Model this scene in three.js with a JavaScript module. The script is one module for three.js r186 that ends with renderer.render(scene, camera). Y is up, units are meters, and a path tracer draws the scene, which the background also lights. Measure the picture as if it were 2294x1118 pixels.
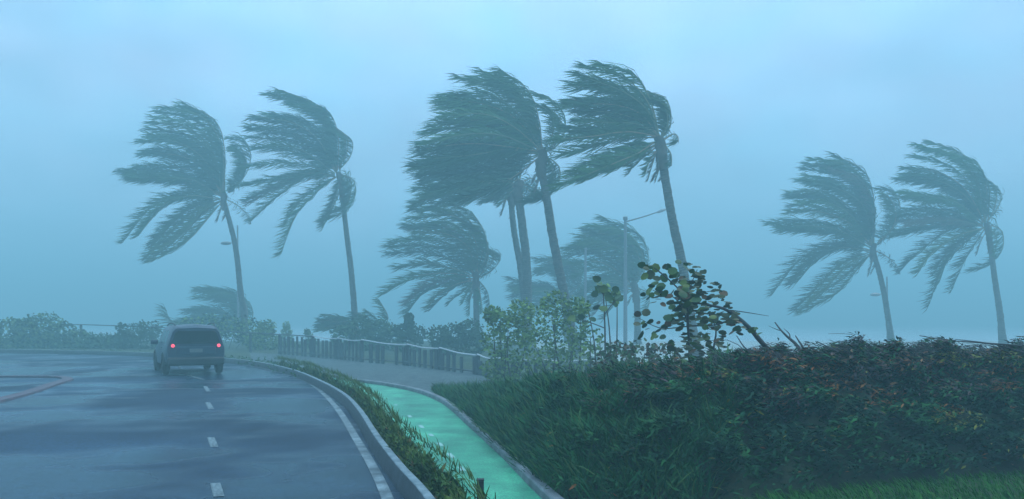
import * as THREE from 'three';
import { mergeGeometries, toCreasedNormals } from 'three/addons/utils/BufferGeometryUtils.js';
import { RoundedBoxGeometry } from 'three/addons/geometries/RoundedBoxGeometry.js';
import { createNoise2D, createNoise3D } from 'simplex-noise';

// ---------------------------------------------------------------- camera, sky, sun, exposure
const EYE = 1.75, F = 1987, CX = 1147, HZ = 720;            // eye height, focal length and horizon in pixels of a 2294 x 1118 frame
const scene = new THREE.Scene();
const camera = new THREE.PerspectiveCamera(2 * Math.atan(559 / F) * 180 / Math.PI, 2294 / 1118, 0.1, 3000);
camera.position.set(0, EYE, 0);
camera.setViewOffset(2294, 1118, 0, 559 - HZ, 2294, 1118);  // a level camera with a risen lens
camera.updateProjectionMatrix();
scene.add(camera);
const renderer = new THREE.WebGLRenderer({ antialias: true });
renderer.toneMapping = THREE.LinearToneMapping;
renderer.toneMappingExposure = 1.05;
renderer.shadowMap.enabled = true;

function rng(seed) { let s = seed >>> 0; return () => { s = (s + 0x6d2b79f5) | 0; let t = Math.imul(s ^ (s >>> 15), 1 | s); t = (t + Math.imul(t ^ (t >>> 7), 61 | t)) ^ t; return ((t ^ (t >>> 14)) >>> 0) / 4294967296; }; }
const n2 = createNoise2D(rng(11)), n3 = createNoise3D(rng(12));
const lerp = (a, b, t) => a + (b - a) * t, clamp = (x, a, b) => Math.min(b, Math.max(a, x));
const smooth = (a, b, x) => { const t = clamp((x - a) / (b - a), 0, 1); return t * t * (3 - 2 * t); };

// storm sky: an even layer of cloud, brighter higher up
{
  const w = 512, h = 256, data = new Float32Array(w * h * 4);
  const low = [0.40, 0.70, 1.02], high = [1.0, 1.62, 2.3];
  for (let j = 0; j < h; j++) for (let i = 0; i < w; i++) {
    const el = ((j + 0.5) / h - 0.5) * Math.PI, az = (i + 0.5) / w * 2 * Math.PI;
    const x = Math.cos(el) * Math.cos(az), y = Math.sin(el), z = Math.cos(el) * Math.sin(az);
    const t = smooth(0.0, 0.95, y), k = (j * w + i) * 4;
    const cloud = 1 + 0.09 * n3(x * 3.2, y * 8, z * 3.2) + 0.06 * n3(x * 8, y * 22, z * 8) + 0.035 * n3(x * 21, y * 52, z * 21), cast = 0.09 * n3(x * 4 + 9, y * 9, z * 4) + 0.06 * n3(x * 13, y * 30 + 4, z * 13);
    for (let c = 0; c < 3; c++) data[k + c] = lerp(low[c], high[c], t) * cloud * (c ? 1 : 1 + cast);
    data[k + 3] = 1;
  }
  const sky = new THREE.DataTexture(data, w, h, THREE.RGBAFormat, THREE.FloatType);
  sky.mapping = THREE.EquirectangularReflectionMapping; sky.magFilter = THREE.LinearFilter; sky.minFilter = THREE.LinearFilter; sky.needsUpdate = true;
  scene.background = sky; scene.environment = sky;
}
const sun = new THREE.DirectionalLight(new THREE.Color(1, 0.97, 0.9), 1.0);
sun.position.set(40, 90, -30); sun.castShadow = true; sun.shadow.radius = 40;
Object.assign(sun.shadow.camera, { left: -60, right: 60, top: 60, bottom: -60, near: 1, far: 250 });
scene.add(sun);
scene.fog = new THREE.FogExp2(new THREE.Color(0.51, 0.90, 0.95), 0.0106);   // driven rain and spray

// ---------------------------------------------------------------- helpers
const V = (x, y, z) => new THREE.Vector3(x, y, z);
const W = (px, py, d) => V((px - CX) / F * d, EYE - (py - HZ) / F * d, -d);         // a point at depth d
const G = (px, py, h = 0) => { const d = (EYE - h) * F / (py - HZ); return V((px - CX) / F * d, h, -d); };   // a point on the level of height h
const used = {};
function numbered(name) { const n = used[name] = (used[name] ?? -1) + 1; return n ? `${name}_${String(n).padStart(3, '0')}` : name; }
function tag(o, label, category, group, kind) { if (label) o.userData.label = label; if (category) o.userData.category = category; if (group) o.userData.group = group; if (kind) o.userData.kind = kind; return o; }
function thing(name, label, category, at, group) { const o = new THREE.Group(); o.name = numbered(name); o.position.copy(at); scene.add(o); return tag(o, label, category, group); }
function shade(m) { m.castShadow = true; m.receiveShadow = true; return m; }
// a part whose geometry was made in world space; base is the place of its thing
function part(name, geo, mat, parent, base) { if (base) geo.translate(-base.x, -base.y, -base.z); const m = shade(new THREE.Mesh(geo, mat)); m.name = name; parent.add(m); return m; }
function struct(name, geo, mat, label, category) { const m = shade(new THREE.Mesh(geo, mat)); m.name = numbered(name); scene.add(m); return tag(m, label, category, null, 'structure'); }
const geoOf = (pos, idx, uv) => { const g = new THREE.BufferGeometry(); g.setAttribute('position', new THREE.Float32BufferAttribute(pos, 3)); g.setAttribute('uv', new THREE.Float32BufferAttribute(uv || new Float32Array(pos.length / 3 * 2), 2)); g.setIndex(idx); g.computeVertexNormals(); return g; };
const strip = (g) => { const h = g.index ? g : g; for (const k of Object.keys(h.attributes)) if (!['position', 'normal', 'uv'].includes(k)) h.deleteAttribute(k); return h; };
const merge = (list) => mergeGeometries(list.map((g) => strip(g.index ? g.toNonIndexed() : g)));
const curveOf = (pts) => new THREE.CatmullRomCurve3(pts, false, 'centripetal');
function tube(pts, r0, r1, seg = 24, sides = 8, wob = 0) {       // a tapering, slightly knotty round bar
  const c = curveOf(pts), pos = [], uv = [], idx = [], fr = c.computeFrenetFrames(seg, false), L = c.getLength();
  for (let i = 0; i <= seg; i++) {
    const t = i / seg, p = c.getPointAt(t), r = typeof r0 === 'function' ? r0(t) : lerp(r0, r1, t);
    for (let j = 0; j <= sides; j++) {
      const a = j / sides * 2 * Math.PI, k = r * (1 + wob * n3(p.x * 3 + Math.cos(a), p.y * 3, p.z * 3 + Math.sin(a)));
      const q = p.clone().addScaledVector(fr.normals[i], Math.cos(a) * k).addScaledVector(fr.binormals[i], Math.sin(a) * k);
      pos.push(q.x, q.y, q.z); uv.push(j / sides * 2 * Math.PI * 0.15, t * L);
    }
  }
  for (let i = 0; i < seg; i++) for (let j = 0; j < sides; j++) { const a = i * (sides + 1) + j, b = a + sides + 1; idx.push(a, a + 1, b, a + 1, b + 1, b); }
  return geoOf(pos, idx, uv);
}
function box(w, h, d, x, y, z, r = 0.01, ry = 0) { const g = new RoundedBoxGeometry(w, h, d, 2, Math.min(r, w / 2.1, h / 2.1, d / 2.1)); g.rotateY(ry); g.translate(x, y, z); return g; }
// a flat sheet from a plan outline, uv in metres
function sheet(pts, y) {
  const g = new THREE.ShapeGeometry(new THREE.Shape(pts.map((p) => new THREE.Vector2(p.x, -p.z))));
  g.rotateX(-Math.PI / 2); g.translate(0, y, 0);
  const p = g.attributes.position, u = g.attributes.uv;
  for (let i = 0; i < p.count; i++) u.setXY(i, p.getX(i), p.getZ(i));
  return g;
}
const plan = (pts, n = 60) => { const c = curveOf(pts); return Array.from({ length: n + 1 }, (_, i) => c.getPointAt(i / n)); };
// a polyline moved sideways (to the right when walking along it) in plan
function offset(line, o) { return line.map((p, i) => { const a = line[Math.max(0, i - 1)], b = line[Math.min(line.length - 1, i + 1)]; const t = b.clone().sub(a).setY(0).normalize(); return V(p.x - t.z * o, p.y, p.z + t.x * o); }); }
function ribbon(line, o0, o1, y) {       // a flat band along a line between two offsets
  const a = offset(line, o0), b = offset(line, o1), pos = [], uv = [], idx = [];
  for (let i = 0; i < line.length; i++) { pos.push(a[i].x, y, a[i].z, b[i].x, y, b[i].z); uv.push(a[i].x, a[i].z, b[i].x, b[i].z); if (i) { const k = i * 2; idx.push(k - 2, k - 1, k, k - 1, k + 1, k); } }
  const g = geoOf(pos, idx, uv); return g;
}
function profileAlong(line, prof) {      // a kerb or rail: [offset, height] outline swept along a plan line
  const rows = prof.map(([o]) => offset(line, o)), pos = [], uv = [], idx = [], n = prof.length; let s = 0;
  for (let i = 0; i < line.length; i++) { if (i) s += line[i].distanceTo(line[i - 1]); for (let k = 0; k < n; k++) { pos.push(rows[k][i].x, prof[k][1], rows[k][i].z); uv.push(s, prof[k][1] + prof[k][0]); } }
  for (let i = 0; i + 1 < line.length; i++) for (let k = 0; k + 1 < n; k++) { const a = i * n + k, b = a + n; idx.push(a, a + 1, b, a + 1, b + 1, b); }
  return toCreasedNormals(geoOf(pos, idx, uv), 0.5);
}
// textures
function tex(size, metres, fn, srgb) {
  const d = new Uint8Array(size * size * 4);
  for (let j = 0; j < size; j++) for (let i = 0; i < size; i++) { const v = fn(i / size, j / size), k = (j * size + i) * 4; for (let c = 0; c < 3; c++) d[k + c] = clamp(255 * (Array.isArray(v) ? v[c] : v), 0, 255); d[k + 3] = 255; }
  const t = new THREE.DataTexture(d, size, size); t.wrapS = t.wrapT = THREE.RepeatWrapping; t.magFilter = THREE.LinearFilter; t.minFilter = THREE.LinearMipmapLinearFilter; t.generateMipmaps = true;
  t.repeat.set(1 / metres, 1 / metres); if (srgb) t.colorSpace = THREE.SRGBColorSpace; t.needsUpdate = true; return t;
}
// noise that closes on itself: walks a torus
const tile = (u, v, f, s = 0) => { const a = u * 2 * Math.PI, b = v * 2 * Math.PI, r = f / (2 * Math.PI); return 0.6 * n3(Math.cos(a) * r + s, Math.sin(a) * r, Math.cos(b) * r + 7 + s) + 0.6 * n3(Math.cos(b) * r + 3, Math.sin(b) * r + s, Math.sin(a) * r - 5); };
const fbm = (u, v, f, s) => tile(u, v, f, s) * 0.55 + tile(u, v, f * 2.3, s + 9) * 0.3 + tile(u, v, f * 5.1, s + 21) * 0.15;
const std = (r, g, b, rough = 0.8, more = {}) => new THREE.MeshStandardMaterial({ color: new THREE.Color().setRGB(r, g, b), roughness: rough, metalness: 0, ...more });
const leafy = (r, g, b, rough = 0.8, shine = 0.25) => new THREE.MeshPhysicalMaterial({ color: new THREE.Color().setRGB(r, g, b), roughness: rough, metalness: 0, specularIntensity: shine, side: THREE.DoubleSide });
const dbl = { side: THREE.DoubleSide };
const gr = rng(77), grit = tex(512, 1.3, () => 0.35 + 0.65 * gr());
const blotch = (size, metres, f, lo, hi, s, fine = 0.1, srgb = true) => { const r = rng(s * 31 + 5); return tex(size, metres, (u, v) => { const k = clamp(0.5 + 0.75 * fbm(u, v, f, s), 0, 1), g = 1 + (r() - 0.5) * fine * 2; return [0, 1, 2].map((c) => lerp(lo[c], hi[c], k) * g); }, srgb); };
const M = {
  soil: std(1, 1, 1, 0.95, { map: blotch(512, 9, 7, [0.16, 0.19, 0.12], [0.30, 0.36, 0.22], 2, 0.25), bumpMap: grit, bumpScale: 0.02 }),
  sand: std(1, 1, 1, 0.7, { map: blotch(512, 12, 8, [0.52, 0.56, 0.54], [0.66, 0.70, 0.68], 24, 0.12) }),
  sea: std(1, 1, 1, 0.35, { map: blotch(256, 40, 8, [0.46, 0.56, 0.58], [0.62, 0.70, 0.72], 14, 0.1), bumpMap: tex(256, 9, (u, v) => 0.5 + 0.5 * fbm(u, v, 8, 5)), bumpScale: 0.06 }),
  asphalt: new THREE.MeshPhysicalMaterial({ roughness: 1, specularIntensity: 0.35, map: blotch(1024, 23, 6, [0.04, 0.10, 0.17], [0.19, 0.28, 0.36], 3, 0.32), roughnessMap: tex(1024, 31, (u, v) => { const k = 0.5 + 0.8 * fbm(u, v, 7, 44); return 0.16 + 0.46 * smooth(0.25, 0.7, k); }), bumpMap: grit, bumpScale: 0.004 }),
  paint: std(0.30, 0.37, 0.39, 0.5, { map: blotch(512, 3, 9, [0.34, 0.37, 0.39], [0.95, 0.96, 0.96], 8, 0.25), bumpMap: grit, bumpScale: 0.002 }),
  dash: std(0.26, 0.46, 0.40, 0.6, { bumpMap: grit, bumpScale: 0.002 }),
  concrete: std(1, 1, 1, 0.6, { map: blotch(512, 3, 8, [0.30, 0.32, 0.33], [0.50, 0.53, 0.54], 5, 0.15), bumpMap: grit, bumpScale: 0.004 }),
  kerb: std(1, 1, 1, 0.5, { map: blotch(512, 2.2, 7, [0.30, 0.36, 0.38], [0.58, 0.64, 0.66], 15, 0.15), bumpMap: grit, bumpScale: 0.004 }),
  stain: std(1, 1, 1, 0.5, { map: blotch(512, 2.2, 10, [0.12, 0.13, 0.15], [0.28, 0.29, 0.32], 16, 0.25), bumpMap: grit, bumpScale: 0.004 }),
  gravel: std(1, 1, 1, 0.8, { map: blotch(512, 5, 12, [0.19, 0.24, 0.25], [0.34, 0.40, 0.40], 6, 0.3), bumpMap: grit, bumpScale: 0.012 }),
  green: std(1, 1, 1, 0.42, { map: blotch(512, 6, 7, [0.08, 0.44, 0.32], [0.26, 0.68, 0.50], 9, 0.2), bumpMap: grit, bumpScale: 0.002 }),
  red: std(1, 1, 1, 0.7, { map: blotch(256, 2, 8, [0.26, 0.26, 0.30], [0.40, 0.29, 0.33], 10, 0.12) }),
  bark: std(1, 1, 1, 0.9, { map: blotch(256, 1.2, 8, [0.25, 0.23, 0.21], [0.42, 0.39, 0.35], 12, 0.2), bumpMap: tex(256, 0.5, (u, v) => 0.5 + 0.35 * Math.sin(v * 2 * Math.PI * 4 + 2 * fbm(u, v, 3, 1)) + 0.15 * fbm(u, v, 9, 3)), bumpScale: 0.03 }),
  twig: std(0.05, 0.045, 0.045, 0.9, {}),
  stem: std(0.07, 0.05, 0.04, 0.9, {}),
  steel: std(0.30, 0.31, 0.32, 0.45, { metalness: 0.4 }),
  pole: std(0.20, 0.22, 0.23, 0.5, {}),
  rail: std(0.55, 0.57, 0.58, 0.4, { metalness: 0.2 }),
  darkrail: std(0.05, 0.06, 0.065, 0.5, {}),
  slat: std(0.055, 0.065, 0.07, 0.6, {}),
  black: std(0.012, 0.012, 0.013, 0.6, {}),
  frond: [leafy(0.034, 0.088, 0.03), leafy(0.044, 0.105, 0.03), leafy(0.026, 0.070, 0.028), leafy(0.07, 0.12, 0.035), leafy(0.055, 0.13, 0.035), leafy(0.02, 0.055, 0.024)],
  deadfrond: std(0.10, 0.075, 0.045, 0.8, dbl),
  rib: [std(0.20, 0.17, 0.07, 0.6), std(0.26, 0.15, 0.07, 0.6), std(0.13, 0.14, 0.06, 0.6)],
  fibre: std(0.09, 0.065, 0.045, 0.95),
  leaf: [leafy(0.05, 0.10, 0.018, 0.5, 0.4), leafy(0.09, 0.13, 0.018, 0.5, 0.4), leafy(0.038, 0.085, 0.028, 0.5, 0.4), leafy(0.12, 0.065, 0.028, 0.6, 0.4), leafy(0.07, 0.08, 0.034, 0.6, 0.4)],
  bush: [leafy(0.030, 0.07, 0.026), leafy(0.042, 0.088, 0.026), leafy(0.022, 0.055, 0.026), leafy(0.06, 0.10, 0.03), leafy(0.20, 0.30, 0.08), leafy(0.17, 0.24, 0.08), leafy(0.10, 0.17, 0.06)],
  inst: leafy(1, 1, 1, 0.8, 0.2),
  car: new THREE.MeshPhysicalMaterial({ color: new THREE.Color().setRGB(0.014, 0.032, 0.06), roughness: 0.5, metalness: 0.3, clearcoat: 0.6, clearcoatRoughness: 0.3 }),
  trim: std(0.012, 0.013, 0.015, 0.6), glass: std(0.006, 0.008, 0.01, 0.2), tyre: std(0.012, 0.012, 0.012, 0.85), alloy: std(0.25, 0.26, 0.27, 0.4, { metalness: 0.6 }),
  plate: std(0.14, 0.15, 0.15, 0.5),
  lamp: new THREE.MeshStandardMaterial({ color: new THREE.Color().setRGB(0.3, 0.01, 0.02), emissive: new THREE.Color().setRGB(1, 0.10, 0.17), emissiveIntensity: 1.5, roughness: 0.3 }),
  lens: std(0.5, 0.52, 0.52, 0.3),
};

// ---------------------------------------------------------------- ground, road, path
const groundGeo = new THREE.PlaneGeometry(1500, 1500); groundGeo.rotateX(-Math.PI / 2);
{ const p = groundGeo.attributes.position, u = groundGeo.attributes.uv; for (let i = 0; i < p.count; i++) u.setXY(i, p.getX(i), p.getZ(i)); }
struct('ground', groundGeo, M.soil, 'wet dark open ground reaching to the misty horizon');

{
  const g = new THREE.PlaneGeometry(1500, 640); g.rotateX(-Math.PI / 2); g.translate(0, 0.01, -78 - 320);
  const p = g.attributes.position, u = g.attributes.uv; for (let i = 0; i < p.count; i++) u.setXY(i, p.getX(i), p.getZ(i));
  struct('sea', g, M.sea, 'pale storm-grey sea lost in the mist behind the greenery');
}
struct('beach', sheet([V(7, 0, -27), V(700, 0, -27), V(700, 0, -79), V(-2, 0, -79)], 0.006), M.sand, 'pale wet sand behind the dark hedge');
// the right edge line of the road, walking away from the camera and round the bend to the left
const edge = plan([V(1.1, 0, 6), V(0.1, 0, -2), G(870, 1118), G(800, 985), G(747, 905), G(695, 860), G(640, 838), G(570, 822), G(480, 809), G(340, 797), G(120, 790), G(-250, 786)], 160);
const roadOutline = [...offset(edge, 0.17), V(-80, 0, -50), V(-80, 0, 6)];
struct('road', sheet(roadOutline, 0.008), M.asphalt, 'wet blue-grey asphalt road bending to the left in the rain');
struct('edge_line', ribbon(edge, -0.07, 0.05, 0.013), M.paint, 'worn white edge line along the right side of the road');
for (const [px, py] of [[486, 1099], [476, 992], [469, 910], [463, 872], [437, 846]]) {
  const c = G(px, py), far = G(px - 4 + (px < 450 ? -14 : 0), py - Math.max(3, (py - HZ) * 0.038)), d = far.sub(c).setY(0), L = d.length() * 1.0, a = Math.atan2(d.x, d.z);
  const g = new THREE.PlaneGeometry(0.105, L * 2); g.rotateX(-Math.PI / 2); g.rotateY(a); g.translate(c.x, 0.0125, c.z);
  struct('lane_dash', g, M.paint);
}
const dashNames = ['nearest white lane dash at the bottom of the road', 'second white lane dash counting up from the bottom', 'third white lane dash counting up from the bottom', 'faint fourth white lane dash behind the dark car', 'farthest lane dash right under the back of the dark car'];
scene.children.filter((o) => o.name.startsWith('lane_dash')).forEach((o, i) => { o.userData.label = dashNames[i]; });

// low concrete kerb wall with a pale top edge between the road and the planting
const kerbTop = plan([V(1.25, 0, 6), V(0.45, 0, -2), G(968, 1118, 0.2), G(900, 1042, 0.2), G(850, 980, 0.2), G(808, 918, 0.2), G(775, 884, 0.2), G(722, 854, 0.2), G(650, 826, 0.2), G(560, 808, 0.2), G(440, 797, 0.2), G(300, 789, 0.2), G(100, 784, 0.2), G(-220, 780, 0.2)], 260);
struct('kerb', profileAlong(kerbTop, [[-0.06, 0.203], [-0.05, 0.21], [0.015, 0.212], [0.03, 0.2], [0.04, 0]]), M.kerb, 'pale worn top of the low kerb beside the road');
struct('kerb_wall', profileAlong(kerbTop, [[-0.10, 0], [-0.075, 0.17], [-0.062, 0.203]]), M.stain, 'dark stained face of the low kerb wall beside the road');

const pxOf = (p) => p.x / -p.z * F + CX, nearKerb = kerbTop.filter((p) => p.z > -5 || pxOf(p) > 610), farKerb = kerbTop.filter((p) => p.z < -20 && pxOf(p) < 680);
const kerbRight = plan([V(3.2, 0, 5), V(1.55, 0, -3), G(1248, 1118, 0.08), G(1130, 1008, 0.08), G(1060, 948, 0.08), G(992, 894, 0.08), G(935, 872, 0.08), G(865, 858, 0.08), G(780, 847, 0.08), G(690, 828, 0.08), G(560, 812, 0.08)], 150);
const pathLeft = offset(nearKerb, 0.1);
struct('cycle_path', sheet([...pathLeft, ...kerbRight.slice().reverse()], 0.006), M.green, 'green painted cycle path between the planting and the grass bank');
struct('path_kerb', profileAlong(kerbRight, [[-0.06, 0], [-0.05, 0.075], [-0.035, 0.092], [0.05, 0.095], [0.07, 0.08], [0.08, 0]]), M.concrete, 'grey concrete kerb along the right side of the green path');
const pathDash = [[887, 908], [918, 934], [944, 957], [966, 976], [986, 997], [1010, 1022], [1034, 1052], [1072, 1100]];
pathDash.forEach(([px, py], i) => {
  const c = G(px, py), a = Math.atan2(-0.55, 1);
  const g = new THREE.PlaneGeometry(0.065, 0.30 + 0.05 * (i % 3)); g.rotateX(-Math.PI / 2); g.rotateY(Math.atan2(c.x - G(px + 26, py + 26).x, c.z - G(px + 26, py + 26).z)); g.translate(c.x, 0.0105, c.z);
  const m = struct('path_dash', g, M.dash, 'short faded white dash painted along the green cycle path'); m.userData.group = 'white dashes on the green path';
});
// gravel verge between the path and the fence
const vergeFar = [G(1500, 838), G(1300, 838), G(1120, 838), G(1000, 828), G(860, 812), G(700, 797), G(560, 790)];
struct('verge', sheet([...kerbRight.slice(60, 150), ...vergeFar.slice().reverse(), G(1500, 880), G(1180, 895)], 0.004), M.gravel, 'grey wet gravel verge below the railing');

// raised island with a red kerb at the left of the road
{
  const line = plan([V(-17, 0, -8), G(-120, 935), G(0, 903), G(70, 885), G(130, 864), G(165, 851), G(140, 846), G(60, 845), G(-60, 846)], 60);
  struct('traffic_island', profileAlong(line, [[0.0, 0.0], [-0.02, 0.05], [-0.06, 0.06], [-0.30, 0.06], [-0.31, 0]]), M.red, 'faded red kerb curving round the island at the left of the road');
}

// ---------------------------------------------------------------- palms
const WIND = V(-1, -0.06, 0.12).normalize();
function leaflets(curve, r, o) {
  const pos = [], idx = [], L = curve.getLength(), n = Math.round(L / o.step), X = V(0, 0, 0);
  const roll = (r() - 0.5) * 1.6, gust = 0.75 + 0.5 * r(), ph = r() * 50;
  for (let i = 0; i < n; i++) for (const side of [-1, 1]) {
    const t = lerp(o.from, 1, (i + r() * 0.8) / n), p = curve.getPointAt(Math.min(1, t)), T = curve.getTangentAt(Math.min(1, t));
    const up = V(Math.sin(roll) * 0.6, 0.3, Math.cos(roll)).normalize(), S = X.crossVectors(T, up).normalize().clone();
    const len = o.len * (0.35 + 0.65 * Math.sin(Math.PI * clamp(0.10 + 0.80 * t, 0, 1)) ** 0.8) * (0.55 + 0.75 * r());
    const d0 = S.clone().multiplyScalar(side * o.spread * (1 - 0.45 * t)).addScaledVector(T, 0.45 + 0.3 * t).addScaledVector(WIND, o.wind * gust * (0.8 + 0.4 * r())).add(V(0, 0.38 * n2(i * 0.16 + ph, side * 3), 0.3 * n2(i * 0.16 + ph, 9))).add(V((r() - 0.5) * 0.35, (r() - 0.5) * 0.5, (r() - 0.5) * 0.5)).normalize();
    const d1 = d0.clone().multiplyScalar(0.55).addScaledVector(WIND, 0.7 * o.wind).add(V(0, -o.droop * (0.2 + 1.6 * r()) + 0.3 * (r() - 0.5), 0)).normalize();
    const wv = V(0, 1, 0).cross(d0); if (wv.lengthSq() < 0.01) wv.set(0, 0, 1); wv.normalize().lerp(V((r() - 0.5), r() < 0.5 ? 1 : -1, (r() - 0.5)), 0.62).normalize();
    const w = o.width * (0.75 + 0.5 * r()), m = p.clone().addScaledVector(d0, len * 0.5), e = m.clone().addScaledVector(d1, len * 0.5), k = pos.length / 3;
    for (const [q, s] of [[p, 0.35], [m, 0.5]]) pos.push(q.x - wv.x * w * s, q.y - wv.y * w * s, q.z - wv.z * w * s, q.x + wv.x * w * s, q.y + wv.y * w * s, q.z + wv.z * w * s);
    pos.push(e.x, e.y, e.z);
    idx.push(k, k + 1, k + 2, k + 1, k + 3, k + 2, k + 2, k + 3, k + 4);
  }
  return geoOf(pos, idx);
}
// fronds: lists of [x, y] at the palm's depth, walked from the crown outwards
function palm({ name = 'coconut_palm', label, d, seed, trunk, fronds, fill = 1.2, r0 = 0.17, r1 = 0.11, dead = 0, scale = 1, dx = 0, dy = 0, crown, len = 0.95, spread = 0.62, wind = 0.75, droop = 0.1, step = 0.066, width = 0.046 }) {
  d *= 1.25; r0 *= 1.25; r1 *= 1.25; len *= 1.25; step *= 1.2; width *= 1.22; scale *= 1.25;
  const r = rng(seed), foot = W(trunk[trunk.length - 1][0], trunk[trunk.length - 1][1], d); foot.y = 0;
  const o = thing(name, label, 'palm tree', foot, null);
  const tp = trunk.slice(0, -1).map(([x, y]) => W(x, y, d)).concat([foot]).reverse();
  part('trunk', tube(tp, (t) => lerp(r0, r1, Math.pow(t, 0.7)) * (1 + 0.5 * Math.exp(-t * 14)) * (1 + 0.035 * Math.sin(t * 210)), 0, 110, 12, 0.08), M.bark, o, foot);
  const top = tp[tp.length - 1], shaft = tube([top.clone().add(V(0.06, -0.75, 0)), top, W(crown[0] + dx, crown[1] + dy, d), W(crown[0] + dx - 3, crown[1] + dy - 9, d)], (t) => r1 * (1.02 + 0.28 * Math.sin(Math.PI * (0.1 + 0.85 * t))), 0, 14, 10, 0.35);
  part('crown_shaft', shaft, M.fibre, o, foot);
  const all = fronds.map((f) => f.map(([x, y]) => [x + dx, y + dy]));
  const extra = Math.round(all.length * fill * 1.25), lists = all.map((f) => ({ f, main: true }));
  for (let i = 0; i < extra; i++) {           // more fronds between the neighbouring ones
    const a = Math.floor(r() * (all.length - 1)), t = 0.2 + 0.6 * r(), A = all[a], B = all[a + 1];
    if (Math.hypot(A[A.length - 1][0] - B[B.length - 1][0], A[A.length - 1][1] - B[B.length - 1][1]) > 130) continue;
    const s = 0.85 + 0.18 * r();
    lists.push({ f: A.map((p, k) => { const q = B[Math.min(k, B.length - 1)], c = A[0]; return [c[0] + (lerp(p[0], q[0], t) - c[0]) * s + (r() - 0.5) * 8, c[1] + (lerp(p[1], q[1], t) - c[1]) * s + (r() - 0.5) * 8]; }), main: false });
  }
  lists.forEach(({ f, main }, i) => {
    const lean = (r() - 0.5) * 5.2 * scale, span = Math.hypot(f[f.length - 1][0] - f[0][0], f[f.length - 1][1] - f[0][1]) / F * d;
    const c = curveOf(f.map(([x, y], k) => W(x, y, d + (k / (f.length - 1)) ** 1.4 * lean * clamp(span / 6, 0.15, 1) + (k ? 0 : (r() - 0.5) * 0.2))));
    const L = c.getLength();
    const fm = !main && r() < 0.1 ? M.deadfrond : r() < 0.12 ? M.frond[3] : M.frond[[0, 1, 2, 4, 5][Math.floor(r() * 5)]];
    const leaf = part('frond', leaflets(c, r, { step, from: clamp(0.3 / L, 0.05, 0.3), len: len * clamp(L / 5.2, 0.45, 1.1), spread, wind, droop, width }), fm, o, foot);
    const pts = Array.from({ length: 9 }, (_, k) => c.getPointAt(k / 8 * 0.97));
    part('midrib', tube(pts, 0.044, 0.009, 12, 5), M.rib[Math.floor(r() * 3)], leaf, foot);
  });
  for (let i = 0; i < dead; i++) {
    const a = W(crown[0] + dx + (r() - 0.5) * 16, crown[1] + dy + 8, d), L = 0.9 + 0.8 * r(), q = a.clone().add(V(-0.25 + 0.5 * (i / Math.max(1, dead - 1)), -L * 0.5, (r() - 0.5) * 0.6)), e = q.clone().add(V(-0.35 + 0.1 * r(), -L * 0.6, 0));
    const c = curveOf([a, q, e]), leaf = part('dead_frond', leaflets(c, r, { step: 0.06, from: 0.25, len: 0.35, spread: 0.35, wind: 0.5, droop: 0.7, width: 0.05 }), M.deadfrond, o, foot);
    part('midrib', tube([a, q, e], 0.03, 0.008, 8, 5), M.rib[1], leaf, foot);
  }
  return o;
}
const frondsA = [
  [[512, 425], [548, 395], [562, 345], [545, 312], [512, 308]], [[510, 430], [540, 400], [550, 360], [530, 330]],
  [[500, 432], [504, 350], [486, 275], [412, 231]], [[498, 432], [497, 330], [455, 262], [362, 240]], [[497, 432], [488, 340], [430, 280], [345, 262]], [[497, 432], [470, 340], [410, 300], [335, 288]],
  [[497, 434], [455, 355], [395, 318], [312, 316]], [[495, 436], [440, 375], [370, 345], [318, 345]], [[495, 436], [430, 395], [350, 380], [264, 384]], [[495, 440], [430, 412], [370, 402], [290, 402]],
  [[493, 445], [420, 430], [345, 460], [275, 543]], [[493, 447], [430, 440], [370, 462], [315, 520]], [[494, 450], [440, 470], [385, 520], [328, 578]], [[497, 452], [465, 490], [420, 540], [345, 583]],
  [[505, 446], [535, 462], [558, 485], [562, 498]]];
const frondsB = [
  [[760, 380], [784, 352], [790, 318], [765, 294]], [[756, 382], [758, 310], [740, 255], [690, 235]], [[755, 382], [748, 290], [715, 240], [628, 203]], [[754, 384], [735, 290], [690, 240], [597, 210]], [[753, 384], [710, 310], [655, 275], [575, 262]],
  [[752, 386], [700, 325], [640, 300], [558, 288]], [[750, 388], [690, 350], [630, 335], [566, 330]], [[750, 390], [690, 370], [630, 365], [556, 372]], [[750, 392], [690, 388], [620, 400], [546, 415]], [[750, 394], [690, 395], [620, 440], [566, 492]],
  [[752, 396], [710, 420], [665, 460], [640, 500]], [[753, 397], [715, 425], [665, 480], [629, 570]], [[760, 392], [790, 400], [794, 445], [765, 478], [724, 493]], [[762, 395], [780, 420], [776, 460]]];
palm({ label: 'coconut palm with broad swept crown, the left one of the pair behind the dark car', d: 52, seed: 101, crown: [503, 440], trunk: [[501, 448], [515, 500], [526, 545], [533, 595], [538, 645], [545, 695], [553, 745]], fronds: frondsA, fill: 1.3, dead: 2, r0: 0.2, r1: 0.14 });
palm({ label: 'slim coconut palm with ragged crown, alone between the dark car and the thicket', d: 51, seed: 102, crown: [760, 395], trunk: [[766, 430], [776, 520], [788, 620], [799, 740]], fronds: frondsB, fill: 1.0, dead: 1, r0: 0.2, r1: 0.14 });
palm({ label: 'pale coconut palm above the dark hedge, left one of the pair at the far right', d: 52, seed: 131, dx: 1455, dy: 115, crown: [503, 440], trunk: [[1956, 563], [1971, 615], [1982, 665], [1990, 715], [1998, 765], [2002, 790]], fronds: frondsA, fill: 1.3, dead: 2, r0: 0.19, r1: 0.14 });
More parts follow.
